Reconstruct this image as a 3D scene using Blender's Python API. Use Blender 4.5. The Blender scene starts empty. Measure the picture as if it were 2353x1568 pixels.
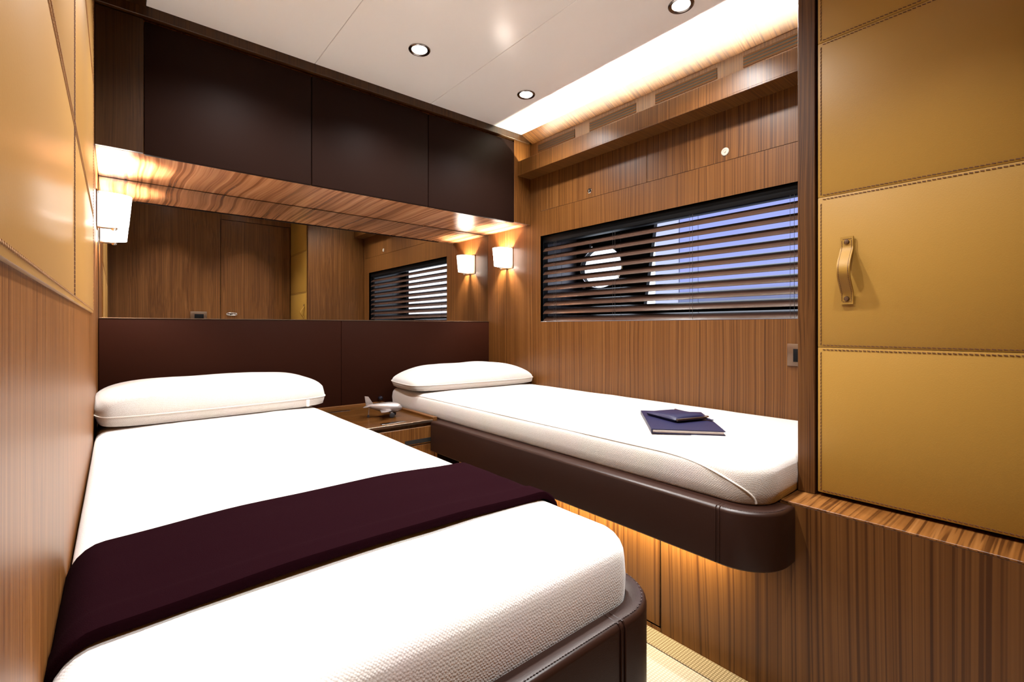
import bpy, bmesh, math, random
from mathutils import Vector, Matrix, noise
random.seed(7)
R = math.radians
SC = bpy.context.scene
COL = SC.collection
E = 0.935            # eye height above the floor; all z below are written relative to the eye

# ------------------------------------------------------------------ camera, world, exposure
cam_d = bpy.data.cameras.new('camera'); cam = bpy.data.objects.new('camera', cam_d); COL.objects.link(cam)
cam.location = (0, 0, E); cam.rotation_euler = (R(90), 0, R(-39.86))
cam_d.sensor_width = 36; cam_d.lens = 1089.7/2353*36; cam_d.shift_y = -32/2353
cam_d.clip_start = 0.01; cam_d.clip_end = 200
SC.camera = cam
SC.view_settings.view_transform = 'Standard'; SC.view_settings.look = 'None'
SC.view_settings.exposure = 0.7; SC.view_settings.gamma = 1; SC.view_settings.use_curve_mapping = False
SC.cycles.max_bounces = 10; SC.cycles.diffuse_bounces = 5; SC.cycles.glossy_bounces = 5
SC.cycles.transparent_max_bounces = 12; SC.cycles.sample_clamp_indirect = 6.0
SC.cycles.caustics_reflective = False; SC.cycles.caustics_refractive = False
SC.cycles.use_denoising = True

W = bpy.data.worlds.new('world'); SC.world = W; W.use_nodes = True
wn = W.node_tree.nodes; wl = W.node_tree.links
bg = wn['Background']; tc = wn.new('ShaderNodeTexCoord'); sp = wn.new('ShaderNodeSeparateXYZ')
mr = wn.new('ShaderNodeMapRange'); mr.inputs[1].default_value = -0.6; mr.inputs[2].default_value = 0.75
rp = wn.new('ShaderNodeValToRGB')
rp.color_ramp.elements[0].color = (1.0, 1.05, 1.25, 1); rp.color_ramp.elements[1].color = (0.9, 1.0, 1.15, 1)
wl.new(tc.outputs['Generated'], sp.inputs[0]); wl.new(sp.outputs['Y'], mr.inputs[0]); wl.new(mr.outputs[0], rp.inputs[0])
wl.new(rp.outputs[0], bg.inputs[0]); bg.inputs[1].default_value = 1.7

WARM = (1.0, 0.985, 0.97); LAMP = (1.0, 0.88, 0.78); COVE = (1.0, 0.945, 0.72)
P_DOWN = 52; P_SCONCE = 17; P_COVE = 12.5; P_UNDER = 12

# ------------------------------------------------------------------ materials
def nt(name):
    m = bpy.data.materials.new(name); m.use_nodes = True
    return m, m.node_tree.nodes, m.node_tree.links, m.node_tree.nodes['Principled BSDF']
def plain(name, col, rough=.5, metal=0, spec=.5, bump=0, bscale=300, coat=0, sheen=0):
    m, n, l, b = nt(name)
    b.inputs['Base Color'].default_value = (*col, 1); b.inputs['Roughness'].default_value = rough
    b.inputs['Metallic'].default_value = metal; b.inputs['Specular IOR Level'].default_value = spec
    b.inputs['Coat Weight'].default_value = coat; b.inputs['Sheen Weight'].default_value = sheen
    t = n.new('ShaderNodeTexCoord'); no = n.new('ShaderNodeTexNoise'); no.inputs['Scale'].default_value = bscale
    l.new(t.outputs['Object'], no.inputs['Vector'])
    if bump:
        bp = n.new('ShaderNodeBump'); bp.inputs['Strength'].default_value = bump; bp.inputs['Distance'].default_value = .001
        l.new(no.outputs['Fac'], bp.inputs['Height']); l.new(bp.outputs[0], b.inputs['Normal'])
    return m
def emit(name, col, s):
    m, n, l, b = nt(name)
    b.inputs['Base Color'].default_value = (.9, .9, .9, 1)
    b.inputs['Emission Color'].default_value = (*col, 1); b.inputs['Emission Strength'].default_value = s
    return m
def math_n(n, l, op, a, b=None):
    q = n.new('ShaderNodeMath'); q.operation = op
    for i, v in enumerate((a, b)):
        if v is None: continue
        if isinstance(v, (int, float)): q.inputs[i].default_value = v
        else: l.new(v, q.inputs[i])
    return q.outputs[0]
def wood(name, axis='Z', rough=.36, freq=140, curl=.006, dark=1.0, stops=None, along=.18, cfreq=1.1, spec=.35, dac=None, dal=None, line=.42, flat=None):
    m, n, l, b = nt(name)
    t = n.new('ShaderNodeTexCoord'); oi = n.new('ShaderNodeObjectInfo')
    rv = n.new('ShaderNodeVectorMath'); rv.operation = 'SCALE'; rv.inputs[0].default_value = (7.3, 5.1, 3.7)
    l.new(oi.outputs['Random'], rv.inputs['Scale'])
    ad = n.new('ShaderNodeVectorMath'); ad.operation = 'ADD'; l.new(t.outputs['Object'], ad.inputs[0]); l.new(rv.outputs[0], ad.inputs[1])
    i = 'XYZ'.index(axis)
    def mp(src, ac, alg):
        q = n.new('ShaderNodeMapping'); s = [ac]*3; s[i] = alg
        if flat: s['XYZ'.index(flat)] = alg
        q.inputs['Scale'].default_value = s
        l.new(src, q.inputs['Vector']); return q.outputs[0]
    def nz(vec, det, ro=.5):
        q = n.new('ShaderNodeTexNoise'); q.inputs['Scale'].default_value = 1; q.inputs['Detail'].default_value = det
        q.inputs['Roughness'].default_value = ro; l.new(vec, q.inputs['Vector']); return q
    d = nz(mp(ad.outputs[0], dac or cfreq*5, dal or cfreq*1.6), 1)
    s1 = n.new('ShaderNodeVectorMath'); s1.operation = 'SUBTRACT'; l.new(d.outputs['Color'], s1.inputs[0]); s1.inputs[1].default_value = (.5, .5, .5)
    s2 = n.new('ShaderNodeVectorMath'); s2.operation = 'SCALE'; l.new(s1.outputs[0], s2.inputs[0]); s2.inputs['Scale'].default_value = curl*4
    wv = n.new('ShaderNodeVectorMath'); wv.operation = 'ADD'; l.new(ad.outputs[0], wv.inputs[0]); l.new(s2.outputs[0], wv.inputs[1])
    a = nz(mp(wv.outputs[0], freq, along), 2, .6).outputs['Fac']
    f = nz(mp(wv.outputs[0], freq*2.3, along*1.1), 1).outputs['Fac']
    g = nz(mp(wv.outputs[0], freq*6, along*14), 0).outputs['Fac']
    c = nz(mp(wv.outputs[0], freq*.16, along*.5), 1).outputs['Fac']
    v = math_n(n, l, 'ADD', math_n(n, l, 'MULTIPLY', a, .62), math_n(n, l, 'MULTIPLY', g, .20))
    v = math_n(n, l, 'ADD', v, math_n(n, l, 'MULTIPLY', c, .18))
    cr = n.new('ShaderNodeValToRGB'); el = cr.color_ramp.elements
    st = stops or [(.28, (.115, .038, .0070)), (.41, (.172, .062, .0120)), (.54, (.228, .088, .0195)), (.68, (.31, .133, .038))]
    while len(el) < len(st): el.new(.5)
    dark *= .56
    for e_, (p, k) in zip(el, st): e_.position = p; e_.color = (k[0]*dark, k[1]*dark, k[2]*dark, 1)
    l.new(v, cr.inputs[0])
    lr = n.new('ShaderNodeValToRGB'); q = 1-line
    lr.color_ramp.elements[0].position = .38; lr.color_ramp.elements[0].color = (q, q*.86, q*.74, 1)
    lr.color_ramp.elements[1].position = .48; lr.color_ramp.elements[1].color = (1, 1, 1, 1); l.new(f, lr.inputs[0])
    mu = n.new('ShaderNodeMix'); mu.data_type = 'RGBA'; mu.blend_type = 'MULTIPLY'; mu.inputs[0].default_value = 1
    l.new(cr.outputs[0], mu.inputs[6]); l.new(lr.outputs[0], mu.inputs[7]); l.new(mu.outputs[2], b.inputs['Base Color'])
    b.inputs['Roughness'].default_value = rough; b.inputs['Specular IOR Level'].default_value = spec
    return m
def knit(name, col, pit, scale=330):
    m, n, l, b = nt(name)
    t = n.new('ShaderNodeTexCoord'); vo = n.new('ShaderNodeTexVoronoi'); vo.inputs['Scale'].default_value = scale; vo.inputs['Randomness'].default_value = .35
    mp = n.new('ShaderNodeMapping'); mp.inputs['Rotation'].default_value = (R(45), R(45), R(0)); mp.inputs['Scale'].default_value = (1, 1, 1.0)
    l.new(t.outputs['Object'], mp.inputs[0]); l.new(mp.outputs[0], vo.inputs['Vector'])
    cr = n.new('ShaderNodeValToRGB'); cr.color_ramp.elements[0].position = .25; cr.color_ramp.elements[0].color = (*col, 1)
    cr.color_ramp.elements[1].position = .8; cr.color_ramp.elements[1].color = (*pit, 1)
    l.new(vo.outputs['Distance'], cr.inputs[0])
    no = n.new('ShaderNodeTexNoise'); no.inputs['Scale'].default_value = 9; no.inputs['Detail'].default_value = 4; l.new(t.outputs['Object'], no.inputs['Vector'])
    mx = n.new('ShaderNodeMix'); mx.data_type = 'RGBA'; mx.blend_type = 'MULTIPLY'; mx.inputs[0].default_value = .12
    l.new(cr.outputs[0], mx.inputs[6]); l.new(no.outputs['Color'], mx.inputs[7]); l.new(mx.outputs[2], b.inputs['Base Color'])
    bp = n.new('ShaderNodeBump'); bp.inputs['Strength'].default_value = .35; bp.inputs['Distance'].default_value = .0016; bp.invert = True
    l.new(vo.outputs['Distance'], bp.inputs['Height']); l.new(bp.outputs[0], b.inputs['Normal'])
    b.inputs['Roughness'].default_value = .9; b.inputs['Specular IOR Level'].default_value = .15
    b.inputs['Sheen Weight'].default_value = .5; b.inputs['Sheen Roughness'].default_value = .5
    return m
def glass(name, tint=(1, 1, 1), fac=1.0):
    m, n, l, b = nt(name); n.remove(b)
    o = n['Material Output']; tr = n.new('ShaderNodeBsdfTransparent'); tr.inputs[0].default_value = (*tint, 1)
    gl = n.new('ShaderNodeBsdfGlossy'); gl.inputs['Roughness'].default_value = .02
    lwt = n.new('ShaderNodeLayerWeight'); lwt.inputs[0].default_value = .5
    pw = math_n(n, l, 'POWER', lwt.outputs['Facing'], 4.0)
    fr = math_n(n, l, 'ADD', math_n(n, l, 'MULTIPLY', pw, .9), .035)
    mx = n.new('ShaderNodeMixShader'); l.new(fr, mx.inputs[0]); l.new(tr.outputs[0], mx.inputs[1]); l.new(gl.outputs[0], mx.inputs[2])
    l.new(mx.outputs[0], o.inputs[0]); return m

M_WOOD = wood('walnut_vertical', 'Z')
M_WOODY = wood('walnut_lengthwise', 'Y')
M_WOODX = wood('walnut_across', 'X', freq=95, flat='Z', along=.5, curl=.010)
M_WOODBASE = wood('walnut_cathedral', 'Z', freq=70, curl=.055, dac=2.3, dal=.50, dark=1.05, along=.15, line=.5, flat='X', stops=[(.26, (.105, .035, .0065)), (.42, (.160, .058, .0115)), (.56, (.205, .079, .018)), (.72, (.26, .108, .029))])
M_WOODW = wood('walnut_window_wall', 'Z', flat='X', line=.52)
M_SOFFIT = wood('walnut_figured', 'Y', freq=30, curl=.016, along=.3, dac=1.6, dal=2.1, rough=.26, dark=4.0, spec=.6, line=.4, flat='Z', stops=[(.28, (.105, .036, .013)), (.41, (.165, .068, .027)), (.54, (.225, .100, .043)), (.68, (.30, .145, .070))])
M_GRBAR = plain('brown_grille', (.080, .032, .010), .6, spec=.1)
M_WALNUTD = wood('walnut_dark', 'Z', dark=.32)
M_LEATH = plain('dark_brown_leather', (.0165, .0042, .0019), .55, spec=.045, bump=.12, bscale=500)
M_SHELL = plain('bed_brown_leather', (.0200, .0070, .0042), .36, spec=.42, bump=.12, bscale=500)
M_LEATHC = plain('black_brown_leather', (.0125, .0052, .0036), .55, spec=.05, bump=.1, bscale=500)
M_TAN = plain('tan_leather', (.325, .175, .029), .48, spec=.28, bump=.15, bscale=420)
M_TAN_LIT = plain('tan_leather_lit_copy', (.395, .208, .054), .38, spec=.5, bump=.1, bscale=420)  # same leather as the wardrobe door, colour lightened for light on the left wall
M_STITCH = plain('brown_thread', (.10, .035, .012), .7)
M_STITCHL = plain('tan_thread', (.30, .145, .045), .7)
M_STITCHD = plain('dark_thread', (.03, .012, .010), .6)
M_LACQ = plain('white_lacquer', (.94, .94, .94), .19, spec=.9, coat=.0)
M_BLACK = plain('black_gap', (.004, .004, .004), .6)
M_SATINBLK = plain('satin_black', (.0035, .0035, .004), .5, spec=.1)
M_CHROME = plain('chrome', (.72, .70, .68), .12, metal=1)
M_DCHROME = plain('dark_chrome', (.25, .23, .22), .18, metal=1)
M_BRONZE = plain('bronze_metal', (.20, .14, .10), .35, metal=1)
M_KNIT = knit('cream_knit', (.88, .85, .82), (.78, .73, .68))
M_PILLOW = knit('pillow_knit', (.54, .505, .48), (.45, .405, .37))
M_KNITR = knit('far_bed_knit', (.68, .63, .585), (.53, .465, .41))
M_SEAM = plain('cream_seam', (.60, .55, .50), .9)
M_PLUM = plain('plum_wool', (.0080, .0013, .0026), .95, spec=.015, bump=.5, bscale=700)
M_MIRROR = plain('mirror_silver', (.66, .65, .63), .0, metal=1)
M_SLAT = plain('brown_slat', (.048, .024, .016), .25, spec=.25)
M_CORD = plain('black_cord', (.02, .015, .012), .8)
M_GREY = plain('grey_lining', (.10, .10, .12), .3)
M_HULL = plain('blue_grey_hull', (.135, .15, .30), .35)
M_HULLD = plain('dark_blue_hull', (.05, .062, .13), .35)
M_HULLW = plain('white_hull', (.24, .25, .33), .35)
M_NAVY = plain('navy_leather', (.009, .008, .034), .42, spec=.28, bump=.3, bscale=900)
M_PAPER = plain('paper_edge', (.75, .70, .68), .8)
M_PEWTER = plain('pewter', (.36, .32, .31), .36, metal=.8)
M_RUBBER = plain('black_rubber', (.01, .01, .012), .45)
M_GLOSSB = plain('gloss_black', (.008, .008, .014), .06)
M_CREAM = plain('cream_enamel', (.40, .35, .29), .35)
M_SHADE = emit('lit_opal_glass', (1.0, .89, .78), 8)
M_LENS = emit('lit_lens', (1.0, .93, .86), 14)
M_GLASS = glass('window_glass')
def carpet_mat(name, c1, c2, sc):
    m, n, l, b = nt(name)
    t = n.new('ShaderNodeTexCoord'); wx = n.new('ShaderNodeTexWave'); wx.bands_direction = 'X'; wx.inputs['Scale'].default_value = sc
    wy = n.new('ShaderNodeTexWave'); wy.bands_direction = 'Y'; wy.inputs['Scale'].default_value = sc*.9
    for w_ in (wx, wy): l.new(t.outputs['Object'], w_.inputs['Vector']); w_.inputs['Distortion'].default_value = .4
    v = math_n(n, l, 'MULTIPLY', wx.outputs['Fac'], wy.outputs['Fac'])
    cr = n.new('ShaderNodeValToRGB'); cr.color_ramp.elements[0].color = (*c2, 1); cr.color_ramp.elements[1].color = (*c1, 1); cr.color_ramp.elements[1].position = .5
    l.new(v, cr.inputs[0]); l.new(cr.outputs[0], b.inputs['Base Color'])
    bp = n.new('ShaderNodeBump'); bp.inputs['Strength'].default_value = .5; bp.inputs['Distance'].default_value = .002
    l.new(v, bp.inputs['Height']); l.new(bp.outputs[0], b.inputs['Normal']); b.inputs['Roughness'].default_value = .95
    b.inputs['Specular IOR Level'].default_value = .1
    return m
M_CARPET = carpet_mat('cream_carpet', (.30, .27, .245), (.21, .18, .15), 40)
M_CARPETB = carpet_mat('ribbed_carpet_border', (.25, .195, .135), (.11, .08, .045), 42)

# ------------------------------------------------------------------ mesh helpers (all in eye-relative world coordinates)
def B(): return bmesh.new()
def box(bm, x0, x1, y0, y1, z0, z1, bev=0, seg=2):
    r = bmesh.ops.create_cube(bm, size=1)['verts']
    for v in r: v.co = Vector((x0+(v.co.x+.5)*(x1-x0), y0+(v.co.y+.5)*(y1-y0), z0+(v.co.z+.5)*(z1-z0)))
    if bev:
        ed = list({e for v in r for e in v.link_edges})
        bmesh.ops.bevel(bm, geom=ed, offset=bev, segments=seg, profile=.5, affect='EDGES')
    return bm
def loops(bm, ls, cap0=True, cap1=True, closed=True):
    vs = [[bm.verts.new(p) for p in lp] for lp in ls]
    n = len(vs[0])
    for a, b in zip(vs, vs[1:]):
        for i in range(n if closed else n-1):
            j = (i+1) % n
            bm.faces.new((a[i], a[j], b[j], b[i]))
    if cap0: bm.faces.new(list(reversed(vs[0])))
    if cap1: bm.faces.new(vs[-1])
    return vs
def tube(bm, pts, r, n=8, closed=False):
    pts = [Vector(p) for p in pts]; ls = []; m = len(pts); up = None
    for i, p in enumerate(pts):
        a = pts[i-1] if (i or closed) else p; b = pts[(i+1) % m] if (i < m-1 or closed) else p
        d = (b-a).normalized()
        if up is None: up = Vector((0, 0, 1)) if abs(d.z) < .9 else Vector((1, 0, 0))
        s = d.cross(up).normalized(); up = s.cross(d).normalized()
        rr = r[i] if isinstance(r, (list, tuple)) else r
        ls.append([p+(s*math.cos(t)+up*math.sin(t))*rr for t in [2*math.pi*k/n for k in range(n)]])
    if closed: ls.append(ls[0]); loops(bm, ls, False, False); bmesh.ops.remove_doubles(bm, verts=bm.verts, dist=1e-6)
    else: loops(bm, ls)
    return bm
def lathe(bm, prof, M=Matrix(), n=32, cap0=False, cap1=False):
    ls = [[M @ Vector((r*math.cos(2*math.pi*k/n), r*math.sin(2*math.pi*k/n), z)) for k in range(n)] for r, z in prof]
    loops(bm, ls, cap0, cap1); return bm
def frame(o, zdir, xdir=None):
    z = Vector(zdir).normalized(); x = Vector(xdir) if xdir else (Vector((0, 0, 1)) if abs(z.z) < .9 else Vector((1, 0, 0)))
    x = (x-z*x.dot(z)).normalized(); y = z.cross(x)
    return Matrix((( x.x, y.x, z.x, o[0]), (x.y, y.y, z.y, o[1]), (x.z, y.z, z.z, o[2]), (0, 0, 0, 1)))
def rrect(x0, x1, y0, y1, r, z, n=8, s=10):
    P = []
    for cx, cy, a0 in ((x1-r, y0+r, -90), (x1-r, y1-r, 0), (x0+r, y1-r, 90), (x0+r, y0+r, 180)):
        for k in range(n+1):
            a = R(a0+90*k/n); P.append((cx+r*math.cos(a), cy+r*math.sin(a)))
    out = []; m = len(P)
    for i in range(m):
        a = Vector(P[i]); b = Vector(P[(i+1) % m]); out.append(a)
        if (i+1) % (n+1) == 0:
            for k in range(1, s): out.append(a.lerp(b, k/s))
    return [Vector((p.x, p.y, z)) for p in out]
def offset(poly, d):
    m = len(poly); out = []
    for i in range(m):
        a, b, c = Vector(poly[i-1]), Vector(poly[i]), Vector(poly[(i+1) % m])
        n1 = Vector((-(b-a).y, (b-a).x)).normalized(); n2 = Vector((-(c-b).y, (c-b).x)).normalized()
        q = (n1+n2); q /= max(.3, 1+n1.dot(n2)); out.append(b+q*d)
    return out
def dashes(bm, p0, p1, nrm, w=.0016, ln=.0062, gap=.0022, h=.0012):
    p0, p1, nrm = Vector(p0), Vector(p1), Vector(nrm).normalized(); d = p1-p0; L = d.length; d.normalize(); s = d.cross(nrm)
    k = int(L/(ln+gap))
    for i in range(k):
        a = p0+d*(i*(ln+gap)); b = a+d*ln; sk = s*w*.5
        vs = [bm.verts.new(q) for q in (a-s*w/2-sk*.6, a+s*w/2-sk*.6, b+s*w/2+sk*.6, b-s*w/2+sk*.6)]
        top = [bm.verts.new(v.co+nrm*h) for v in vs]
        bm.faces.new(top)
        for q in range(4): bm.faces.new((vs[q], vs[(q+1) % 4], top[(q+1) % 4], top[q]))
    return bm
def dash_path(bm, pts, nrm, **k):
    for a, b in zip(pts, pts[1:]): dashes(bm, a, b, nrm, **k)
    return bm

def link(name, bm, mat, loc, smooth=None):
    bmesh.ops.recalc_face_normals(bm, faces=bm.faces)
    me = bpy.data.meshes.new(name); bm.to_mesh(me); bm.free()
    for m in (mat if isinstance(mat, list) else [mat]): me.materials.append(m)
    if smooth is not None:
        for p in me.polygons: p.use_smooth = True
        me.set_sharp_from_angle(angle=R(smooth))
    o = bpy.data.objects.new(name, me); COL.objects.link(o); o.location = loc
    return o
def tag(o, label=None, cat=None, group=None, kind=None):
    for k, v in (('label', label), ('category', cat), ('group', group), ('kind', kind)):
        if v: o[k] = v
    return o
def shift(bm, v):
    for q in bm.verts: q.co += Vector(v)
def top(name, bm, mat, label=None, cat=None, group=None, kind=None, smooth=35):
    shift(bm, (0, 0, E))
    xs = [v.co for v in bm.verts]
    lo = Vector((min(v.x for v in xs), min(v.y for v in xs), min(v.z for v in xs))); hi = Vector((max(v.x for v in xs), max(v.y for v in xs), 0))
    o = Vector(((lo.x+hi.x)/2, (lo.y+hi.y)/2, lo.z)); shift(bm, -o)
    return tag(link(name, bm, mat, o, smooth), label, cat, group, kind)
def thing(name, loc, label, cat, group=None, rz=0, kind=None):
    o = bpy.data.objects.new(name, None); COL.objects.link(o); o.location = (loc[0], loc[1], loc[2]+E); o.rotation_euler = (0, 0, rz)
    o.empty_display_size = .1
    return tag(o, label, cat, group, kind)
def root(o):
    while o.parent: o = o.parent
    return o
def part(name, bm, mat, parent, label=None, smooth=35, local=False, kind=None):
    if not local:
        r = root(parent); shift(bm, (0, 0, E)); shift(bm, -r.location)
    loc = (0, 0, 0)
    o = link(name, bm, mat, loc, smooth); o.parent = parent
    return tag(o, label, None, None, kind)
def copy_tree(o, parent=None):
    c = o.copy(); COL.objects.link(c); c.parent = parent
    if parent is not None: c.matrix_parent_inverse = o.matrix_parent_inverse
    for ch in [x for x in bpy.data.objects if x.parent == o]: copy_tree(ch, c)
    return c
def lamp(name, kind, loc, power, col, parent=None, rot=(0, 0, 0), **k):
    d = bpy.data.lights.new(name, kind); d.energy = power; d.color = col
    for a, v in k.items(): setattr(d, a, v)
    o = bpy.data.objects.new(name, d); COL.objects.link(o)
    o.location = (loc[0], loc[1], loc[2]+(0 if parent else E)); o.rotation_euler = rot; o.parent = parent
    return o

# ------------------------------------------------------------------ dimensions
XL, XW, YB, YR = -.056, 1.9176, 2.55, -.102
FL, CE = -.935, 1.130
YC, ZC = 2.134, .616                # overhead cabinet face and underside
XD, YP = 1.377, .476                # wardrobe face and its corner
XP = 1.275                          # base panel
# ------------------------------------------------------------------ the setting
top('floor', box(B(), XL-.05, XW+.05, YR-.05, YB+.05, FL-.05, FL), M_CARPET, kind='structure')
b = B()
xs = [.08, .655, 1.222, 1.83]
for a, c in zip(xs, xs[1:]): box(b, a+.0008, c-.0008, YR, 2.105, CE, CE+.012, .0012, 1)
box(b, XL-.05, XW+.05, YR-.05, YB+.05, CE+.0125, CE+.05)
top('ceiling', b, M_LACQ, kind='structure')
b = B(); box(b, XL, .0795, YR, YC-.001, CE-.004, CE+.012, .001, 1)
top('trim_1', b, M_WALNUTD, kind='structure')
top('wall_left', box(B(), XL-.05, XL, YR-.05, YB+.05, FL, CE+.0125), wood('walnut_left', 'Z', rough=.42, dark=1.6, spec=.22), kind='structure')
top('wall_back', box(B(), XL, XW, YB+.008, YB+.05, FL, CE+.0125), M_WALNUTD, kind='structure')
b = B(); box(b, XL, .756, YR-.05, YR, FL, CE); box(b, .756, XD+.05, YR-.05, YR, 1.022, CE); box(b, XD+.05, XW, YR-.05, YR, FL, CE)
box(b, .756, XD+.05, YR-.06, YR-.04, FL, 1.022)
top('wall_rear', b, M_WOOD, kind='structure')
d = top('door_1', box(B(), .761, XD-.003, YR-.038, YR, FL+.005, 1.017, .0015, 1), M_WOOD, kind='structure')
b = B(); tube(b, [(.85+.045*math.cos(t)*1.0, YR+.004, .124+.012*math.sin(t)) for t in [2*math.pi*k/28 for k in range(28)]], .0035, 8, True)
box(b, .822, .878, YR, YR+.003, .117, .131, .001)
part('door_handle', b, M_CHROME, d, 'chrome recessed ring pull')
# window wall with the opening
WY0, WY1, WZ0, WZ1 = .60, 2.035, .030, .535
LZ = .682                           # lower edge of the upper lockers
b = B()
for y0, y1, z0, z1 in ((YR-.05, YB+.05, FL, WZ0), (YR-.05, YB+.05, WZ1, LZ-.0015), (YR-.05, WY0, WZ0, WZ1), (WY1, YB+.05, WZ0, WZ1)):
    box(b, XW, XW+.02, y0, y1, z0, z1)
box(b, XW, XW+.02, 2.034, YB+.05, LZ-.0015, CE+.0125); box(b, XW, XW+.02, YR-.05, .50, LZ-.0015, CE+.0125)
box(b, XW+.003, XW+.02, .50, 2.034, LZ-.0015, .90); box(b, XW, XW+.02, .50, 2.034, .90, CE+.0125)
top('wall_right', b, M_WOODW, kind='structure')
# upper locker flaps
def locker(y0, y1, ky, chrome, label):
    t = thing('locker_flap', (XW, (y0+y1)/2, LZ), label, 'locker door', 'flush locker flaps above the window')
    part('flap', box(B(), XW-.0005, XW+.003, y0, y1, LZ, .899, .0008, 1), M_WOODW, t)
    b = B(); F = frame((XW, ky, .719), (-1, 0, 0))
    if chrome:
        lathe(b, [(.013, 0), (.013, .002), (.011, .004), (.006, .004), (.0055, .001), (.0, .001)], F, 24)
        part('lock', b, M_CHROME, t, 'small round chrome lock')
    else:
        lathe(b, [(.0165, 0), (.0165, .002), (.015, .004), (.010, .0045), (.009, .0035), (.004, .0035), (.0035, .006), (.0, .006)], F, 28)
        part('lock', b, M_CREAM, t, 'round cream lock cover')
locker(1.3085, 2.0325, 1.657, True, 'walnut locker flap with small chrome lock, nearer the corner')
locker(.52, 1.3055, .932, False, 'walnut locker flap with round cream lock cover, beside the wardrobe')

# window niche, outer wall with porthole and side window
XO = 2.30
w1 = thing('window_1', (XO, 1.2, -.02), None, None, kind='structure')
b = B(); box(b, XW+.0205, XO, .54, 2.10, WZ0-.03, WZ0-.004); box(b, XW+.0205, XO, .54, 2.10, .66, .69)
part('niche_lining', b, M_SATINBLK, w1)
b = B(); box(b, XW+.0205, XO, .52, .54, WZ0-.03, .69); box(b, XW+.0205, XO, 2.10, 2.12, WZ0-.03, .69)
part('niche_end', b, M_GREY, w1)
b = B()
for y0, y1, z0, z1 in ((WY0-.03, WY1+.03, WZ0-.004, WZ0), (WY0-.03, WY1+.03, WZ1, WZ1+.004), (WY0-.004, WY0, WZ0, WZ1), (WY1, WY1+.004, WZ0, WZ1)):
    box(b, XW+.001, XW+.06, y0, y1, z0, z1)
part('window_frame', b, M_SATINBLK, w1)
part('window_sill', box(B(), XW+.0005, XW+.05, WY0, WY1, WZ0+.0001, WZ0+.0035, .001, 1), M_GREY, w1)
b = B()
def ring(bm, pts):
    vs = [bm.verts.new(p) for p in pts]
    return [bm.edges.new((vs[i], vs[(i+1) % len(vs)])) for i in range(len(vs))]
port = [(XO, 1.897+.158*math.cos(t), .369+.125*math.sin(t)) for t in [2*math.pi*k/48 for k in range(48)]]
quad = [(XO, 1.515, .60), (XO, 1.590, .11), (XO, .64, .11), (XO, .64, .60)]
eds = ring(b, [(XO, .52, -.03), (XO, 2.12, -.03), (XO, 2.12, .69), (XO, .52, .69)])+ring(b, port)+ring(b, quad)
bmesh.ops.triangle_fill(b, edges=eds, use_beauty=True)
g = bmesh.ops.extrude_face_region(b, geom=list(b.faces))
for v in [q for q in g['geom'] if isinstance(q, bmesh.types.BMVert)]: v.co.x += .03
part('outer_panel', b, M_SATINBLK, w1, smooth=None)
b = B(); tube(b, [Vector((XO-.004, 1.897+.165*math.cos(t), .369+.131*math.sin(t))) for t in [2*math.pi*k/48 for k in range(48)]], .006, 8, True)
for a in (-50, 70, 200):
    c = Vector((XO-.012, 1.897+.185*math.cos(R(a)), .369+.15*math.sin(R(a)))); box(b, c.x-.012, c.x+.012, c.y-.012, c.y+.012, c.z-.012, c.z+.012, .004)
part('porthole_ring', b, M_CHROME, w1)
part('pane', box(B(), XO+.012, XO+.016, .60, 1.63, .08, .64), M_GLASS, w1)
part('pane', box(B(), XO+.012, XO+.016, 1.70, 2.09, .21, .53), M_GLASS, w1)
# boat lying alongside
h = thing('boat_hull', (7.0, 2.4, -2.0), 'pale lavender blue boat side seen outside through the blind slats', 'boat')
b = B(); loops(b, [[(7.0+.25*abs(t)**2*0, y, z) for y in (4.15, .2)] for t, z in ((0, .55), (0, 2.6))], False, False, closed=False)
g = bmesh.ops.extrude_face_region(b, geom=list(b.faces))
for v in [q for q in g['geom'] if isinstance(q, bmesh.types.BMVert)]: v.co.x += .4
part('hull_side', b, M_HULL, h, smooth=None)
part('hull_band', box(B(), 6.96, 7.4, .2, 4.15, -2.0, .549, .02), M_HULLD, h, 'darker blue band')
part('bow_edge', box(B(), 6.98, 7.4, 4.16, 4.6, -2.0, 2.6, .02), M_HULLW, h, 'whiter edge of the hull')

# mirror + headboard
top('wall_mirror', box(B(), XL+.002, XW-.002, YB, YB+.006, .0, ZC-.004), M_MIRROR, 'wide frameless mirror above the dark leather headboard', 'mirror', smooth=None)
hb = thing('headboard', ((XL+XW)/2, 2.53, -.44), 'long dark brown leather headboard running behind both beds', 'headboard')
for x0, x1 in ((XL+.002, .9255), (.9265, XW-.002)):
    part('padded_panel', box(B(), x0, x1, 2.534, 2.549, -.44, .034, .003, 2), M_LEATH, hb)
part('top_trim', box(B(), XL+.002, XW-.002, 2.532, 2.5485, .0345, .0385, .001, 1), M_BRONZE, hb, 'thin metal edge strip')
b = B(); lathe(b, [(.013*math.sin(R(a)), -.013*math.cos(R(a))) for a in range(0, 181, 12)], frame((1.135, 2.505, -.398), (0, -1, 0)), 24)
tube(b, [(1.135, 2.5345, -.398), (1.135, 2.516, -.398)], .004, 12); bmesh.ops.remove_doubles(b, verts=b.verts, dist=1e-5)
part('knob', b, M_GLOSSB, hb, 'small glossy black ball knob', smooth=60)

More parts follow.
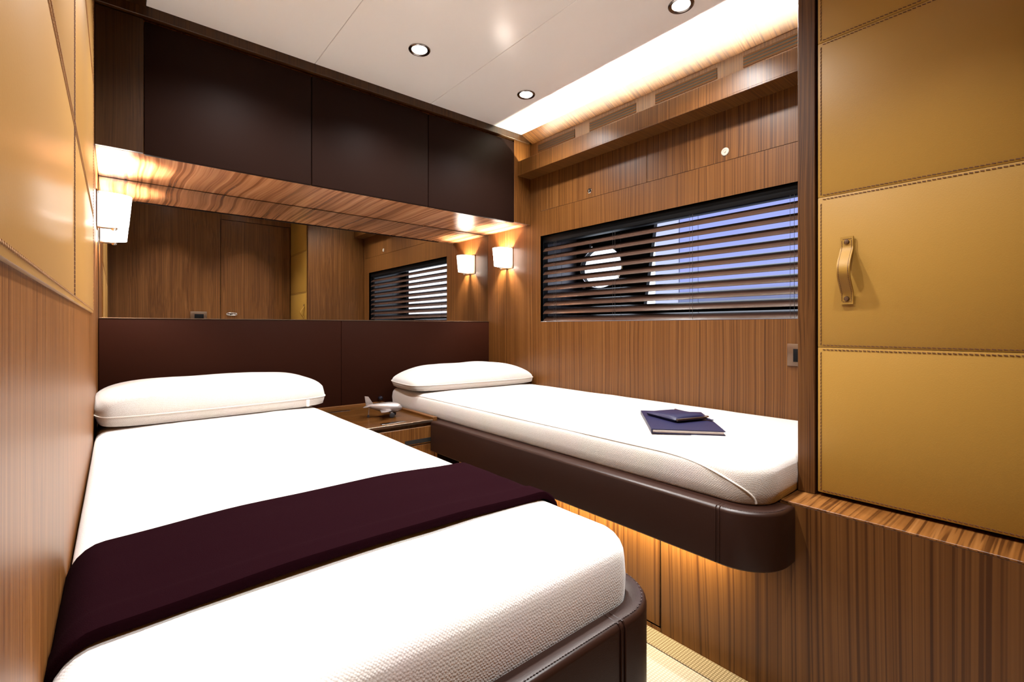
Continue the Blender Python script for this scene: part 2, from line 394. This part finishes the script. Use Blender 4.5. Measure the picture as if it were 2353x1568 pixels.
# overhead cabinet
oc = thing('overhead_cabinet', ((XL+XW)/2, YC, ZC), 'dark leather fronted overhead cabinet with walnut ends, above the mirror', 'cabinet')
b = B(); box(b, XL+.001, XW-.001, YC+.004, YB+.007, ZC, CE+.01, .0015, 1)
part('underside', b, M_SOFFIT, oc, 'figured walnut underside')
b = B(); box(b, XL+.001, .0745, YC-.012, YC+.004, ZC+.0005, CE-.040, .0008, 1)
part('end_panel', b, M_WALNUTD, oc, 'dark walnut end strip')
part('end_panel', box(B(), 1.7885, XW-.001, YC-.012, YC+.004, ZC+.0005, CE-.03, .0008, 1), M_WOOD, oc, 'walnut end strip by the window wall')
part('crown', box(B(), XL+.001, XW-.02, 2.106, YC+.004, CE-.036, CE+.011, .001, 1), wood('walnut_crown', 'Z', dark=.42), oc, 'walnut strip at the ceiling')
for x0, x1 in ((.0765, .6455), (.6485, 1.2155), (1.2185, 1.7865)):
    part('door', box(B(), x0, x1, YC-.014, YC+.004, ZC-.004, CE-.046, .003, 2), M_LEATHC, oc)

# left wall leather panels
lw = thing('leather_wall_panel', (XL, .9, .042), 'stitched tan leather panelling on the left wall beside the bed', 'wall panel')
zz = [.042, .330, .722, 1.12]; yy = [-.09, 1.046, 1.88]
sb = B(); SX = XL+.004
for y0, y1 in zip(yy, yy[1:]):
    for z0, z1 in zip(zz, zz[1:]):
        part('panel', box(B(), XL-.001, SX, y0+.0001, y1-.0001, z0+.0001, z1-.0001, .0007, 2), M_TAN_LIT, lw)
for z in (.330, .722):
    for s in (-.0055, .0055): dashes(sb, (SX, .2, z+s), (SX, 1.875, z+s), (1, 0, 0), w=.0012)
dashes(sb, (SX, .2, .050), (SX, 1.875, .050), (1, 0, 0))
dashes(sb, (SX, 1.874, .05), (SX, 1.874, 1.11), (1, 0, 0))
s2 = B()
for y in (1.0415, 1.0505): dashes(s2, (SX, y, .05), (SX, y, 1.11), (1, 0, 0), w=.0018, ln=.006, gap=.0012)
part('stitching', s2, M_STITCH, lw, 'darker vertical stitches', smooth=None)
part('stitching', sb, M_STITCHL, lw, 'brown stitches', smooth=None)

# valance with cove light, grilles
va = thing('valance', (1.86, 1.3, .888), 'walnut valance ledge with air grilles above the window lockers', 'valance')
b = B(); box(b, 1.812, XW, YP+.001, YC-.013, .888, .896, .0012, 1)
box(b, 1.812, 1.836, YP+.001, YC-.013, .8945, .972, .0012, 1)
part('ledge', b, M_WOODW, va)
for y0, y1 in ((1.7625, 2.0535), (1.366, 1.657), (.9665, 1.260), (.568, .859)):
    gr = part('grille', box(B(), XW-.002, XW, y0, y1, 1.033, 1.078), M_BLACK, va, 'slotted black air grille')
    b = B()
    for k in range(4): box(b, XW-.0035, XW-.0015, y0, y1, 1.033+k*.0127, 1.033+k*.0127+.0069, .0004, 1)
    part('grille_bar', b, M_GRBAR, gr)
part('light_strip', box(B(), 1.898, 1.910, YP+.02, YC-.05, .8962, .902), emit('lit_led_strip', COVE, 2), va)
lamp('cove_light', 'AREA', (1.904, (YP+YC)/2, .917), P_COVE, COVE, None, (0, R(180-50), 0), shape='RECTANGLE', size=.008, size_y=YC-YP-.08, spread=R(122))
b = B(); n = 1
vs = [(1.8305, CE+.002), (XW, 1.097), (XW, CE+.012), (1.8305, CE+.012)]
loops(b, [[(x, y, z) for x, z in vs] for y in (YR, 2.1055)])
top('trim_2', b, M_WOODX, kind='structure')

# wardrobe
wd = thing('wardrobe', ((XD+XW)/2, .2, -.43), 'walnut wardrobe with stitched tan leather door and strap handle', 'wardrobe')
part('frame_post', box(B(), XD, XW-.001, .436, YP, -.4295, CE-.001, .001, 1), wood('walnut_post', 'Z', dark=.78), wd, 'walnut side and edge post')
part('carcass', box(B(), XD+.03, XW-.001, YR+.001, .4355, -.4295, CE-.001), M_BLACK, wd)
b = B(); zz = [-.4205, -.0515, .3295, .7225, CE-.004]
for z0, z1 in zip(zz, zz[1:]): box(b, XD, XD+.0295, YR+.004, .4295, z0+.0003, z1-.0003, .0014, 2)
dr = part('door', b, M_TAN, wd, 'tan leather door of four stitched panels')
sb = B(); N = (-1, 0, 0)
for z in zz[1:4]:
    for s in (-.0056, .0056): dashes(sb, (XD, YR+.01, z+s), (XD, .4225, z+s), N)
dashes(sb, (XD, YR+.01, zz[0]+.006), (XD, .4225, zz[0]+.006), N)
for z0, z1 in zip(zz, zz[1:]): dashes(sb, (XD, .4225, z0+.006), (XD, .4225, z1-.006), N)
part('stitching', sb, M_STITCH, dr, 'brown stitches', smooth=None)
# strap handle
def strap(t):     # 0..1 bottom to top -> x offset from the door
    z = .056+.165*t
    a = min(1, max(0, (t-.16)/.68)); return z, -.003-.030*math.sin(math.pi*a)**1.3
b = B(); ls = []
for k in range(33):
    z, dx = strap(k/32); y0, y1 = .3515, .3795
    ls.append([(XD+dx, y0, z), (XD+dx, y1, z), (XD+dx-.0035, y1-.0008, z), (XD+dx-.0035, y0+.0008, z)])
loops(b, ls)
hd = part('handle', b, M_TAN, dr, 'bowed tan leather strap handle', smooth=50)
b = B()
for y in (.3555, .3755):
    pts = [(XD+strap(k/40)[1]-.0036, y, strap(k/40)[0]) for k in range(2, 39)]
    for q in range(0, len(pts)-1): dashes(b, pts[q], pts[q+1], N, w=.0011, ln=.0028, gap=.001, h=.0006)
for z in (.062, .2155): dashes(b, (XD-.0066, .3555, z), (XD-.0066, .3755, z), N, w=.0011, ln=.0028, gap=.001, h=.0006)
part('handle_stitching', b, M_STITCH, dr, 'brown stitches', smooth=None)
for z in (.0695, .2080):
    b = B(); lathe(b, [(.0058, 0), (.0058, .0015), (.0045, .003), (.0, .0034)], frame((XD-.0062, .3655, z), N), 20)
    part('rivet', b, M_BRONZE, dr, 'round metal rivet')

# base panel, ledge, locker under the bed
bp_ = thing('base_cabinet', (XP, .9, FL), 'low walnut base panel with ledge below the wardrobe and far bed', 'cabinet')
b = B(); box(b, XP, XP+.02, YR+.001, .8185, FL, -.4350, .0003, 1)
part('front_panel', b, M_WOODBASE, bp_)
b = B(); box(b, XP, XP+.02, .8195, 1.928, FL, -.9195); box(b, XP+.006, XP+.02, .8185, 1.928, -.9195, -.58)
part('plinth', b, M_BLACK, bp_)
part('plinth_face', box(B(), XP-.0006, XP+.004, .8195, 1.928, FL, -.9195), M_WOODBASE, bp_)
part('locker_door', box(B(), XP, XP+.0055, .8235, 1.925, -.9155, -.5802, .0006, 1), M_WOODBASE, bp_)
part('ledge', box(B(), XP-.0004, XD+.028, YR+.001, .4782, -.4345, -.4300, .0006, 1), wood('walnut_ledge', 'X', freq=55, curl=.012, dark=1.5, line=.6), bp_, 'walnut ledge with cross grain')

# carpet border
top('carpet_border', box(B(), 1.205, XP-.001, .1, 1.925, FL, FL+.004, .001, 1), M_CARPETB, 'ribbed beige carpet border along the walnut base panel', 'carpet', smooth=None)

# ------------------------------------------------------------------ beds
def arc(cx, cy, r, a0, a1, n=10): return [(cx+r*math.cos(R(a0+(a1-a0)*k/n)), cy+r*math.sin(R(a0+(a1-a0)*k/n))) for k in range(n+1)]
def shell(poly, zt, zb, rim, rec):
    b = B(); Lp = lambda d, z: [Vector((p[0], p[1], z)) for p in offset(poly, d)]
    prof = [(.004, zb), (0, zb+.004), (0, zt-.010), (.0015, zt-.005), (.005, zt-.0015), (.010, zt), (rim-.008, zt)]
    if rec < zt-.01: prof += [(rim-.003, zt-.0015), (rim-.0005, zt-.006), (rim, zt-.012), (rim, rec)]
    loops(b, [Lp(d, z) for d, z in prof]); return b
def poly_dashes(poly, d, z, i0, i1, step=1):
    b = B(); P = offset(poly, d)
    for k in range(i0, i1):
        dashes(b, (*P[k], z), (*P[k+1], z), (0, 0, 1), w=.0012, ln=.0036, gap=.0016, h=.0006)
    return b
ZS = -.435
# left bed
pl = [(XL+.001, 2.53), (XL+.001, .43)]+arc(.70-.10, .43+.10, .10, -90, 0, 14)+[(.70, 2.53)]
lb = thing('bed', (.32, 1.5, FL), 'dark brown leather bed frame of the near left bed, rounded foot corner', 'bed')
part('shell', shell(pl, ZS, -.64, .036, -.480), M_SHELL, lb)
b = poly_dashes(pl, .0075, ZS, 1, 17)
part('stitching', b, M_STITCHD, lb, 'dark stitches', smooth=None)
b = B()
for x in (.566, .576):
    tube(b, [(x, .4292, -.638), (x, .4292, ZS-.008), (x, .434, ZS-.0008), (x, .4585, ZS-.0003)], .0016, 6)
part('seam', b, M_SHELL, lb, 'double leather seam')
part('plinth', box(B(), XL+.001, .60, .52, 2.53, FL, -.641), M_WALNUTD, lb)
# right bed
pr = [(1.16, 2.53), (1.16, 1.930), (1.12, 1.929)]+arc(1.12+.11, .445+.11, .11, 180, 270, 14)+[(XP-.004, .445), (XP-.004, .4785), (XW-.003, .478), (XW-.003, 2.53)]
rb = thing('bed', (1.5, 1.5, -.575), 'dark brown leather bed frame of the bed under the window', 'bed')
part('shell', shell(pr, ZS, -.575, .040, ZS), M_SHELL, rb)
part('stitching', poly_dashes(pr, .0075, ZS, 3, 17), M_STITCHD, rb, 'dark stitches', smooth=None)
b = B()
for y in (.560, .569): tube(b, [(1.1193, y, -.572), (1.1193, y, ZS-.008), (1.124, y, ZS-.0008), (1.150, y, ZS-.0003)], .0013, 6)
part('seam', b, M_SHELL, rb, 'double leather seam')
part('light_strip', box(B(), 1.215, 1.235, .62, 1.90, -.5805, -.5752), emit('lit_led_strip_under', LAMP, 2), rb)
lamp('under_bed_light', 'AREA', (1.225, 1.26, -.582), P_UNDER, (1, .86, .50), None, (0, R(-18), 0), shape='RECTANGLE', size=.015, size_y=1.28)

ZM = -.337
def mattress_bm(x0, x1, y0, y1, z0, zt, rc, r, sag=.0):
    b = B(); prof = [(.006, z0), (.0015, z0+.005), (0, z0+.03), (-.002, (z0+zt)/2)]
    prof += [(r*(1-math.cos(R(a))), zt-r+r*math.sin(R(a))) for a in range(0, 91, 15)]
    prof += [(r+.03, zt+.002), (r+.08, zt+.005), (r+.15, zt+.007)]
    ls = [rrect(x0+d, x1-d, y0+d, y1-d, max(rc-d, .008), z, 10, 24) for d, z in prof]
    for lp in ls:
        for p in lp:
            q = noise.noise(p*9)*.0022+noise.noise(p*3.1)*.003
            p.z += q*.7
    loops(b, ls); return b
LX0, LX1, LY0, LY1 = XL+.002, .668, .469, 2.495
RX0, RX1, RY0, RY1 = 1.168, XW-.004, .478, 2.490
lm = thing('mattress', (.3, 1.5, -.478), 'white knitted mattress of the near left bed carrying the plum runner', 'mattress')
part('cover', mattress_bm(LX0, LX1, LY0, LY1, -.478, ZM, .062, .042), M_KNIT, lm, smooth=60)
rm = thing('mattress', (1.5, 1.5, ZS+.001), 'white knitted mattress under the window with notebook lying on it', 'mattress')
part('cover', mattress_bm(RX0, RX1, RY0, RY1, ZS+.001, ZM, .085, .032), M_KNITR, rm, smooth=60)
b = B(); pts = [(RX0+.006, y, ZM-.0115) for y in (2.40, 2.2, 2.0, 1.8, 1.6, 1.4, 1.2, 1.0, .9, .8, .76)]
for k in range(1, 19):
    t = k/18; y = .76-.257*math.sin(t*math.pi/2); z = ZM-.0115-.080*(1-math.cos(t*math.pi/2))
    x = RX0+max(-.0035, .006-.45*(ZM-.0115-z))
    if y < RY0+.085: x = max(x, RX0+.085-math.sqrt(max(0, .085**2-(RY0+.085-y)**2))-.0035)
    pts.append((x, y, z))
part('piping', tube(b, [(p[0]+.0018, p[1], p[2]) for p in pts], .0026, 8), M_SEAM, rm, 'cream piping along the edge', smooth=60)

def pillow_bm(L, D, H, n=3.2, q=.42, bulge=1, rnd=1, corner=.035, low=.30, nu=56, nv=28, seed=0):
    b = B(); g = {}
    for s in (1, -1):
        for i in range(nu+1):
            for j in range(nv+1):
                u = -1+2*i/nu; v = -1+2*j/nv
                uu = math.copysign(abs(u)**.8, u); vv = math.copysign(abs(v)**.8, v)
                edge = i in (0, nu) or j in (0, nv)
                if edge and s < 0: g[(s, i, j)] = g[(1, i, j)]; continue
                k = max(0, (1-abs(uu)**n))*max(0, (1-abs(vv)**n)); hgt = k**q
                x = uu*L/2*(1-corner*(vv*vv)*abs(uu)**6*0-.03*(1-vv*vv)*abs(uu)**4*-1*0); y = vv*D/2
                x -= math.copysign(.020*(1-vv*vv), uu)*abs(uu)**6*-0.6*bulge; y -= math.copysign(.014*(1-uu*uu), vv)*abs(vv)**6*-0.6*bulge
                kc = (abs(uu)*abs(vv))**5*rnd; x *= 1-.055*kc; y *= 1-.10*kc
                z = H*low+(s*hgt*(H*(1-low) if s > 0 else H*low))
                w = noise.noise(Vector((x*7+seed, y*7, s)))*.006+noise.noise(Vector((x*2.5+seed, y*2.5, s)))*.008
                if s > 0: z += w*hgt
                else: z = max(0, H*low*(1-k**.13))
                g[(s, i, j)] = b.verts.new((x, y, z))
        for i in range(nu):
            for j in range(nv):
                f = [g[(s, i, j)], g[(s, i+1, j)], g[(s, i+1, j+1)], g[(s, i, j+1)]]
                try: b.faces.new(f if s > 0 else f[::-1])
                except ValueError: pass
    rimp = [g[(1, i, 0)].co.copy() for i in range(nu)]+[g[(1, nu, j)].co.copy() for j in range(nv)]+[g[(1, i, nv)].co.copy() for i in range(nu, 0, -1)]+[g[(1, 0, j)].co.copy() for j in range(nv, 0, -1)]
    return b, rimp
def pillow(loc, rz, L, D, H, label, seed, **k):
    t = thing('pillow', loc, label, 'pillow', None, rz)
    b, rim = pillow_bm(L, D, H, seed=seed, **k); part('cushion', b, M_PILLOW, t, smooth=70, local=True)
    b = B(); tube(b, [p*1.001 for p in rim], .0022, 6, True); part('edge_seam', b, M_SEAM, t, 'cream edge seam', smooth=60, local=True)
    return t
pL = pillow((.312, 2.226, ZM+.004), R(3.6), .735, .45, .137, 'long white knitted pillow on the near left bed', 1, n=5, q=.36)
pR = pillow((1.534, 2.262, ZM+.004), R(-5), .765, .37, .126, 'white knitted pillow in the corner on the far right bed', 5, n=3.4, q=.55)

part('tag', box(B(), .262, .274, -.247, -.2435, .012, .040, .001), M_SEAM, pL, 'small cream cloth tag', local=True)
# runner across the left bed
def runner(y0, y1):
    b = B(); pr_ = []
    x0, x1, r, zt = LX0, LX1, .042, ZM
    th = .0015
    path = [(x1+.0045, zt-.115), (x1+.0045, zt-.07)]
    path += [(x1-r+(r+.0045)*math.cos(R(a)), zt-r+(r+.0045)*math.sin(R(a))) for a in range(0, 91, 15)]
    for k in range(1, 24): path.append((x1-r+(x0-x1+2*r)*k/24, zt+.0045+.009*(lambda t: t*t*(3-2*t))(min(1, min(k, 24-k)/8))))
    path += [(x0+r+(r-.001)*math.cos(R(a)), zt-r+(r+.004)*math.sin(R(a))) for a in range(90, 181, 15)]
    ny = 26; ls = []
    for k in range(-2, ny+3):
        t = min(1, max(0, k/ny)); y = y0+(y1-y0)*t
        hgt = 1.0
        if k < 0: hgt = (.55, 0)[-k-1]
        if k > ny: hgt = (.55, 0)[k-ny-1]
        yy_ = y-(.003 if k in (-1,) else 0)+(.003 if k == ny+1 else 0)
        row = []
        for i, (x, z) in enumerate(path):
            a = path[max(0, i-1)]; c = path[min(len(path)-1, i+1)]
            tx, tz = a[0]-c[0], a[1]-c[1]; L = math.hypot(tx, tz); nx, nz = tz/L*-1, tx/L
            if nz < 0 and abs(nz) > .3: nx, nz = -nx, -nz
            hh = .0105*hgt
            if t < .16: hh *= 1.35
            w = noise.noise(Vector((x*4, y*22, 1.3)))*.0014*(hgt == 1)
            row.append(Vector((x+nx*(hh+w)*(1 if 0 else .5), yy_+noise.noise(Vector((x*5, t, 4)))*.003, z+nz*(hh+w))))
        ls.append(row)
    loops(b, ls, False, False, closed=False)
    return b
top('bed_runner', runner(.668, .945), M_PLUM, 'folded dark plum blanket runner across the near left bed', 'blanket', smooth=60)

# ------------------------------------------------------------------ nightstand
NX0, NX1, NY0, NZ = .708, 1.157, 1.932, -.432
ns = thing('nightstand', (.93, 2.23, FL), 'walnut nightstand with drawers between the two beds', 'nightstand')
part('body', box(B(), NX0, NX1, NY0+.02, 2.532, FL, NZ-.012), M_WOOD, ns)
part('tray_top', box(B(), NX0, NX1-.024, NY0+.004, 2.512, NZ-.0115, NZ, .001, 1), wood('walnut_tray', 'X', rough=.25, dark=.5, spec=.22), ns)
b = B(); box(b, NX1-.0235, NX1, NY0, 2.532, NZ-.0115, NZ+.012, .001, 1)
part('side_rim', b, M_WOODY, ns); part('back_rim', box(B(), NX0, NX1-.024, 2.5125, 2.532, NZ-.0115, NZ+.012, .001, 1), M_WOODX, ns)
part('front_edge', box(B(), NX0, NX1-.024, NY0-.001, NY0+.0035, NZ-.010, NZ+.002, .0008, 1), M_BRONZE, ns, 'pale metal front edge')
part('side_stile', box(B(), NX1-.016, NX1, NY0, NY0+.0195, FL, NZ-.012, .0008, 1), M_WOOD, ns)
for z1, z0 in ((-.4575, -.535), (-.539, -.70), (-.704, -.925)):
    d = part('drawer', box(B(), NX0, NX1-.018, NY0, NY0+.0195, z0, z1, .001, 1), M_WOOD, ns)
    part('pull_slot', box(B(), .99, 1.128, NY0-.0012, NY0+.004, z0+.006, z0+.024), M_BLACK, d, 'dark slot pull')
for y, x0, x1 in ((2.43, .80, .93), (1.985, .90, 1.02)):
    part('flush_grip', box(B(), x0, x1, y-.014, y+.014, NZ-.001, NZ+.0008, .0004, 1), M_DCHROME, ns, 'dark flush grip in the top')

# toy aeroplane
ta = thing('toy_airplane', (.992, 2.135, NZ), 'small pewter toy aeroplane with black wheels on the nightstand', 'toy plane', None, R(-33)); ta.scale = (1.08, 1.08, 1.08)
b = B(); prof = [(-.082, .0015, .050), (-.075, .006, .050), (-.058, .011, .0485), (-.035, .0165, .0465), (-.01, .0215, .0445), (.015, .0240, .0435), (.035, .0238, .043), (.052, .0205, .0425), (.063, .0150, .042), (.070, .008, .0415), (.0725, .001, .0415)]
loops(b, [[(x, r*math.cos(t), zc+r*.98*math.sin(t)) for t in [2*math.pi*k/24 for k in range(24)]] for x, r, zc in prof])
part('fuselage', b, M_PEWTER, ta, smooth=60, local=True)
def fin(pts, th, mp):
    b = B(); loops(b, [[mp(u, v, -th) for u, v in pts], [mp(u, v, th) for u, v in pts]])
    bmesh.ops.bevel(b, geom=list(b.edges), offset=th*.7, segments=2, profile=.5, affect='EDGES'); return b
for s in (1, -1):
    part('wing', fin([(.030, .012), (.022, .060), (.008, .082), (-.006, .084), (-.010, .060), (-.022, .012)], .0022, lambda u, v, w: (u, s*v, .030+.10*v*.6+w)), M_PEWTER, ta, local=True)
    part('tail_plane', fin([(-.060, .004), (-.078, .036), (-.090, .038), (-.086, .004)], .0015, lambda u, v, w: (u, s*v, .050+w)), M_PEWTER, ta, local=True)
    b = B(); tube(b, [(.030, s*.012, .030), (.032, s*.020, .012)], .0022, 8); tube(b, [(.022, s*.012, .030), (.032, s*.020, .012)], .0016, 8)
    part('strut', b, M_PEWTER, ta, local=True)
    b = B(); lathe(b, [(.002, -.004), (.008, -.0045), (.0115, -.003), (.0115, .003), (.008, .0045), (.002, .004)], frame((.032, s*.0245, .0118), (0, 1, 0)), 24, True, True)
    part('wheel', b, M_RUBBER, ta, local=True)
part('tail_fin', fin([(-.050, .056), (-.074, .092), (-.090, .094), (-.084, .050)], .0016, lambda u, v, w: (u, w, v)), M_PEWTER, ta, local=True)
b = B(); tube(b, [(-.070, 0, .047), (-.074, 0, .006)], .0018, 8); part('tail_strut', b, M_PEWTER, ta, local=True)
b = B(); lathe(b, [(.001, -.002), (.0058, -.0018), (.0058, .0018), (.001, .002)], frame((-.074, 0, .0059), (0, 1, 0)), 16, True, True); part('tail_wheel', b, M_RUBBER, ta, local=True)

# ------------------------------------------------------------------ notebook and pouch on the far bed
ZT = ZM+.0072
nb = thing('notebook', (1.470, .875, ZT), 'large navy leather notebook lying on the far white bed', 'notebook', None, R(40.5))
L2, D2 = .165, .107
part('back_cover', box(B(), -L2, L2, -D2, D2, 0, .003, .001, 2), M_NAVY, nb, local=True)
part('pages', box(B(), -L2+.004, L2-.006, -D2+.004, D2-.002, .003, .0125), M_PAPER, nb, 'pale page block', local=True)
b = B(); ls = []
for k in range(13):
    u = -1+k/6; ls.append([(u*L2, -D2, .0122+.0012*math.cos(u*2)), (u*L2, D2, .0122+.0012*math.cos(u*2)), (u*L2, D2, .0150+.0012*math.cos(u*2)), (u*L2, -D2, .0150+.0012*math.cos(u*2))])
loops(b, ls); part('front_cover', b, M_NAVY, nb, local=True)
part('spine', box(B(), -L2, L2, D2-.0005, D2+.003, .0005, .0150, .0012, 2), M_NAVY, nb, local=True)
pc = thing('zip_pouch', (1.488, .900, ZT+.0163), 'small navy zip pouch lying on top of the notebook', 'pouch', None, R(72))
b, rim = pillow_bm(.155, .132, .020, n=6, q=.6, low=.45, nu=30, nv=26, bulge=0, rnd=.3); part('pouch_body', b, M_NAVY, pc, smooth=60, local=True)
h_ = .009
b = B(); pts = [(-.0785, .060, h_), (-.0785, -.062, h_), (-.074, -.0665, h_), (.070, -.0665, h_)]
tube(b, pts, .0046, 8); part('zip', b, M_BRONZE, pc, 'metal zip teeth', local=True)
b = B(); box(b, -.083, -.072, -.072, -.060, h_-.004, h_+.006, .002); part('zip_slider', b, M_CHROME, pc, 'bright zip slider', local=True)
b = B(); box(b, -.104, -.080, -.071, -.061, h_-.006, h_-.003, .001); part('zip_tab', b, M_NAVY, pc, local=True)
b = B(); box(b, .070, .078, -.070, -.063, h_-.003, h_+.005, .0015); part('zip_stop', b, M_CHROME, pc, 'bright zip end stop', local=True)

# ------------------------------------------------------------------ venetian blind
vb = thing('venetian_blind', (1.957, 1.318, WZ0), 'dark brown venetian blind with open slats in the window', 'blind')
YA, YZ = WY0+.004, WY1-.004
part('head_rail', box(B(), 1.934, 1.985, YA, YZ, .493, WZ1-.001, .002), M_SATINBLK, vb)
ch, til = .057, R(37)
def slat(zc):
    b = B(); ls = []
    sec = []
    for k in range(9):
        u = -1+k/4; x = u*ch/2; h0 = .0048*(1-u*u)
        sec.append((x, h0+.001))
    for k in range(8, -1, -1):
        u = -1+k/4; x = u*ch/2; h0 = .0048*(1-u*u)
        sec.append((x, h0-.001))
    P = [(1.957+x*math.cos(til)-h*math.sin(til), zc+x*math.sin(til)+h*math.cos(til)) for x, h in sec]
    loops(b, [[(x, y, z) for x, z in P] for y in (YA, YZ)]); return b
for k in range(10): part('slat', slat(.0490+k*.0457), M_SLAT, vb, smooth=40)
part('bottom_rail', box(B(), 1.937, 1.977, YA, YZ, WZ0+.0037, WZ0+.008, .001), M_SATINBLK, vb)
for y in (1.924, 1.505, 1.085, .68):
    b = B()
    for x in (1.9335, 1.9805): tube(b, [(x, y, .033), (x, y, .494)], .0008, 6)
    tube(b, [(1.9335, y+.014, .033), (1.9335, y+.014, .494)], .0006, 6)
    part('ladder_cord', b, M_CORD, vb)

# ------------------------------------------------------------------ sconces
def sconce(x, s, y, label):
    t = thing('wall_sconce', (x, y, .375), label, 'wall lamp', None, 0 if s > 0 else R(180))
    # local: +x points into the room
    part('wall_plate', box(B(), 0, .004, -.061, .061, -.004, .128, .0015), M_BRONZE, t, local=True)
    b = B(); box(b, .003, .055, -.012, .012, -.004, .001, .001); part('arm', b, M_BRONZE, t, local=True)
    def D(z, hy, dp, th):
        return [Vector((.007+(dp-th)*math.sin(a)**.55 if 0 < a < math.pi else .007, -(hy-th)*math.cos(a)*1.0, z)) for a in [math.pi*k/28 for k in range(29)]]
    b = B()
    zs_ = [.010, .03, .06, .09, .122]; o = [D(z, .046+.008*(z-.01)/.112, .087+.010*(z-.01)/.112, 0) for z in zs_]; i = [D(z, .046+.008*(z-.01)/.112, .087+.010*(z-.01)/.112, .003) for z in reversed(zs_)]
    loops(b, o+i+[o[0]], False, False, closed=True); bmesh.ops.remove_doubles(b, verts=b.verts, dist=1e-6)
    part('shade', b, M_SHADE, t, 'glowing white glass shade', local=True, smooth=50)
    b = B(); lathe(b, [(.0, -.010), (.007, -.009), (.0105, -.004), (.0105, .002), (.006, .006), (.006, .012), (.0, .012)], frame((.050, 0, .0), (0, 0, 1)), 20); part('knob', b, M_CHROME, t, 'small chrome finial', local=True)
    lamp('sconce_light', 'POINT', (.046, 0, .065), P_SCONCE, LAMP, t, shadow_soft_size=.012)
sconce(XL, 1, 2.345, 'glowing white wall lamp on the left wall by the mirror')
sconce(XW, -1, 2.345, 'glowing white wall lamp in the corner between mirror and window')

# ------------------------------------------------------------------ downlights
def downlight(x, y, label, power=P_DOWN):
    t = thing('recessed_downlight', (x, y, CE-.006), label, 'ceiling light', 'ceiling downlights')
    b = B(); lathe(b, [(.044, .006), (.044, .003), (.041, .0), (.036, .001), (.031, .004), (.031, .006)], Matrix.Translation((0, 0, 0)), 40); part('trim_ring', b, M_DCHROME, t, 'dark chrome ring', local=True)
    b = B(); lathe(b, [(.031, .0045), (.02, .0035), (.0, .003)], Matrix(), 32); part('lens', b, M_LENS, t, 'glowing lens', local=True)
    lamp('downlight_beam', 'SPOT', (0, 0, -.004), power, WARM, t, spot_size=R(137 if y > .5 else 80), spot_blend=.85, shadow_soft_size=.028)
downlight(.948, 1.723, 'round ceiling downlight over the nightstand aisle, left of the three')
downlight(1.528, 1.723, 'round ceiling downlight nearest the overhead cabinet corner and cove')
downlight(1.520, .896, 'round ceiling downlight nearest the wardrobe, at the top of the photo')
for x, y in ((.368, 1.723), (.368, .896), (.948, .896), (.368, .19), (.948, .19)): downlight(x, y, 'round ceiling downlight added out of view over the cabin, above the top of the photo', P_DOWN if y > .5 else 40)  # unseen downlights added along the ceiling grid so the beds get enough light

# ------------------------------------------------------------------ switches
so = thing('switch_plate', (XW, .695, -.155), 'dark bronze switch plate on the window wall beside the wardrobe', 'switch')
part('plate', box(B(), XW-.006, XW, 0.615, .697, -.143, -.062, .0015), M_BRONZE, so)
part('rocker', box(B(), XW-.0075, XW-.005, .628, .676, -.128, -.080, .001), M_SATINBLK, so, 'black rocker')
sr = thing('switch_plate', (.583, YR, .06), 'dark switch plate on the rear wall, seen in the mirror', 'switch')
part('plate', box(B(), .519, .647, YR, YR+.006, .062, .143, .0015), M_BRONZE, sr)
part('rocker', box(B(), .552, .623, YR+.005, YR+.0075, .080, .120, .001), M_SATINBLK, sr, 'black rocker')
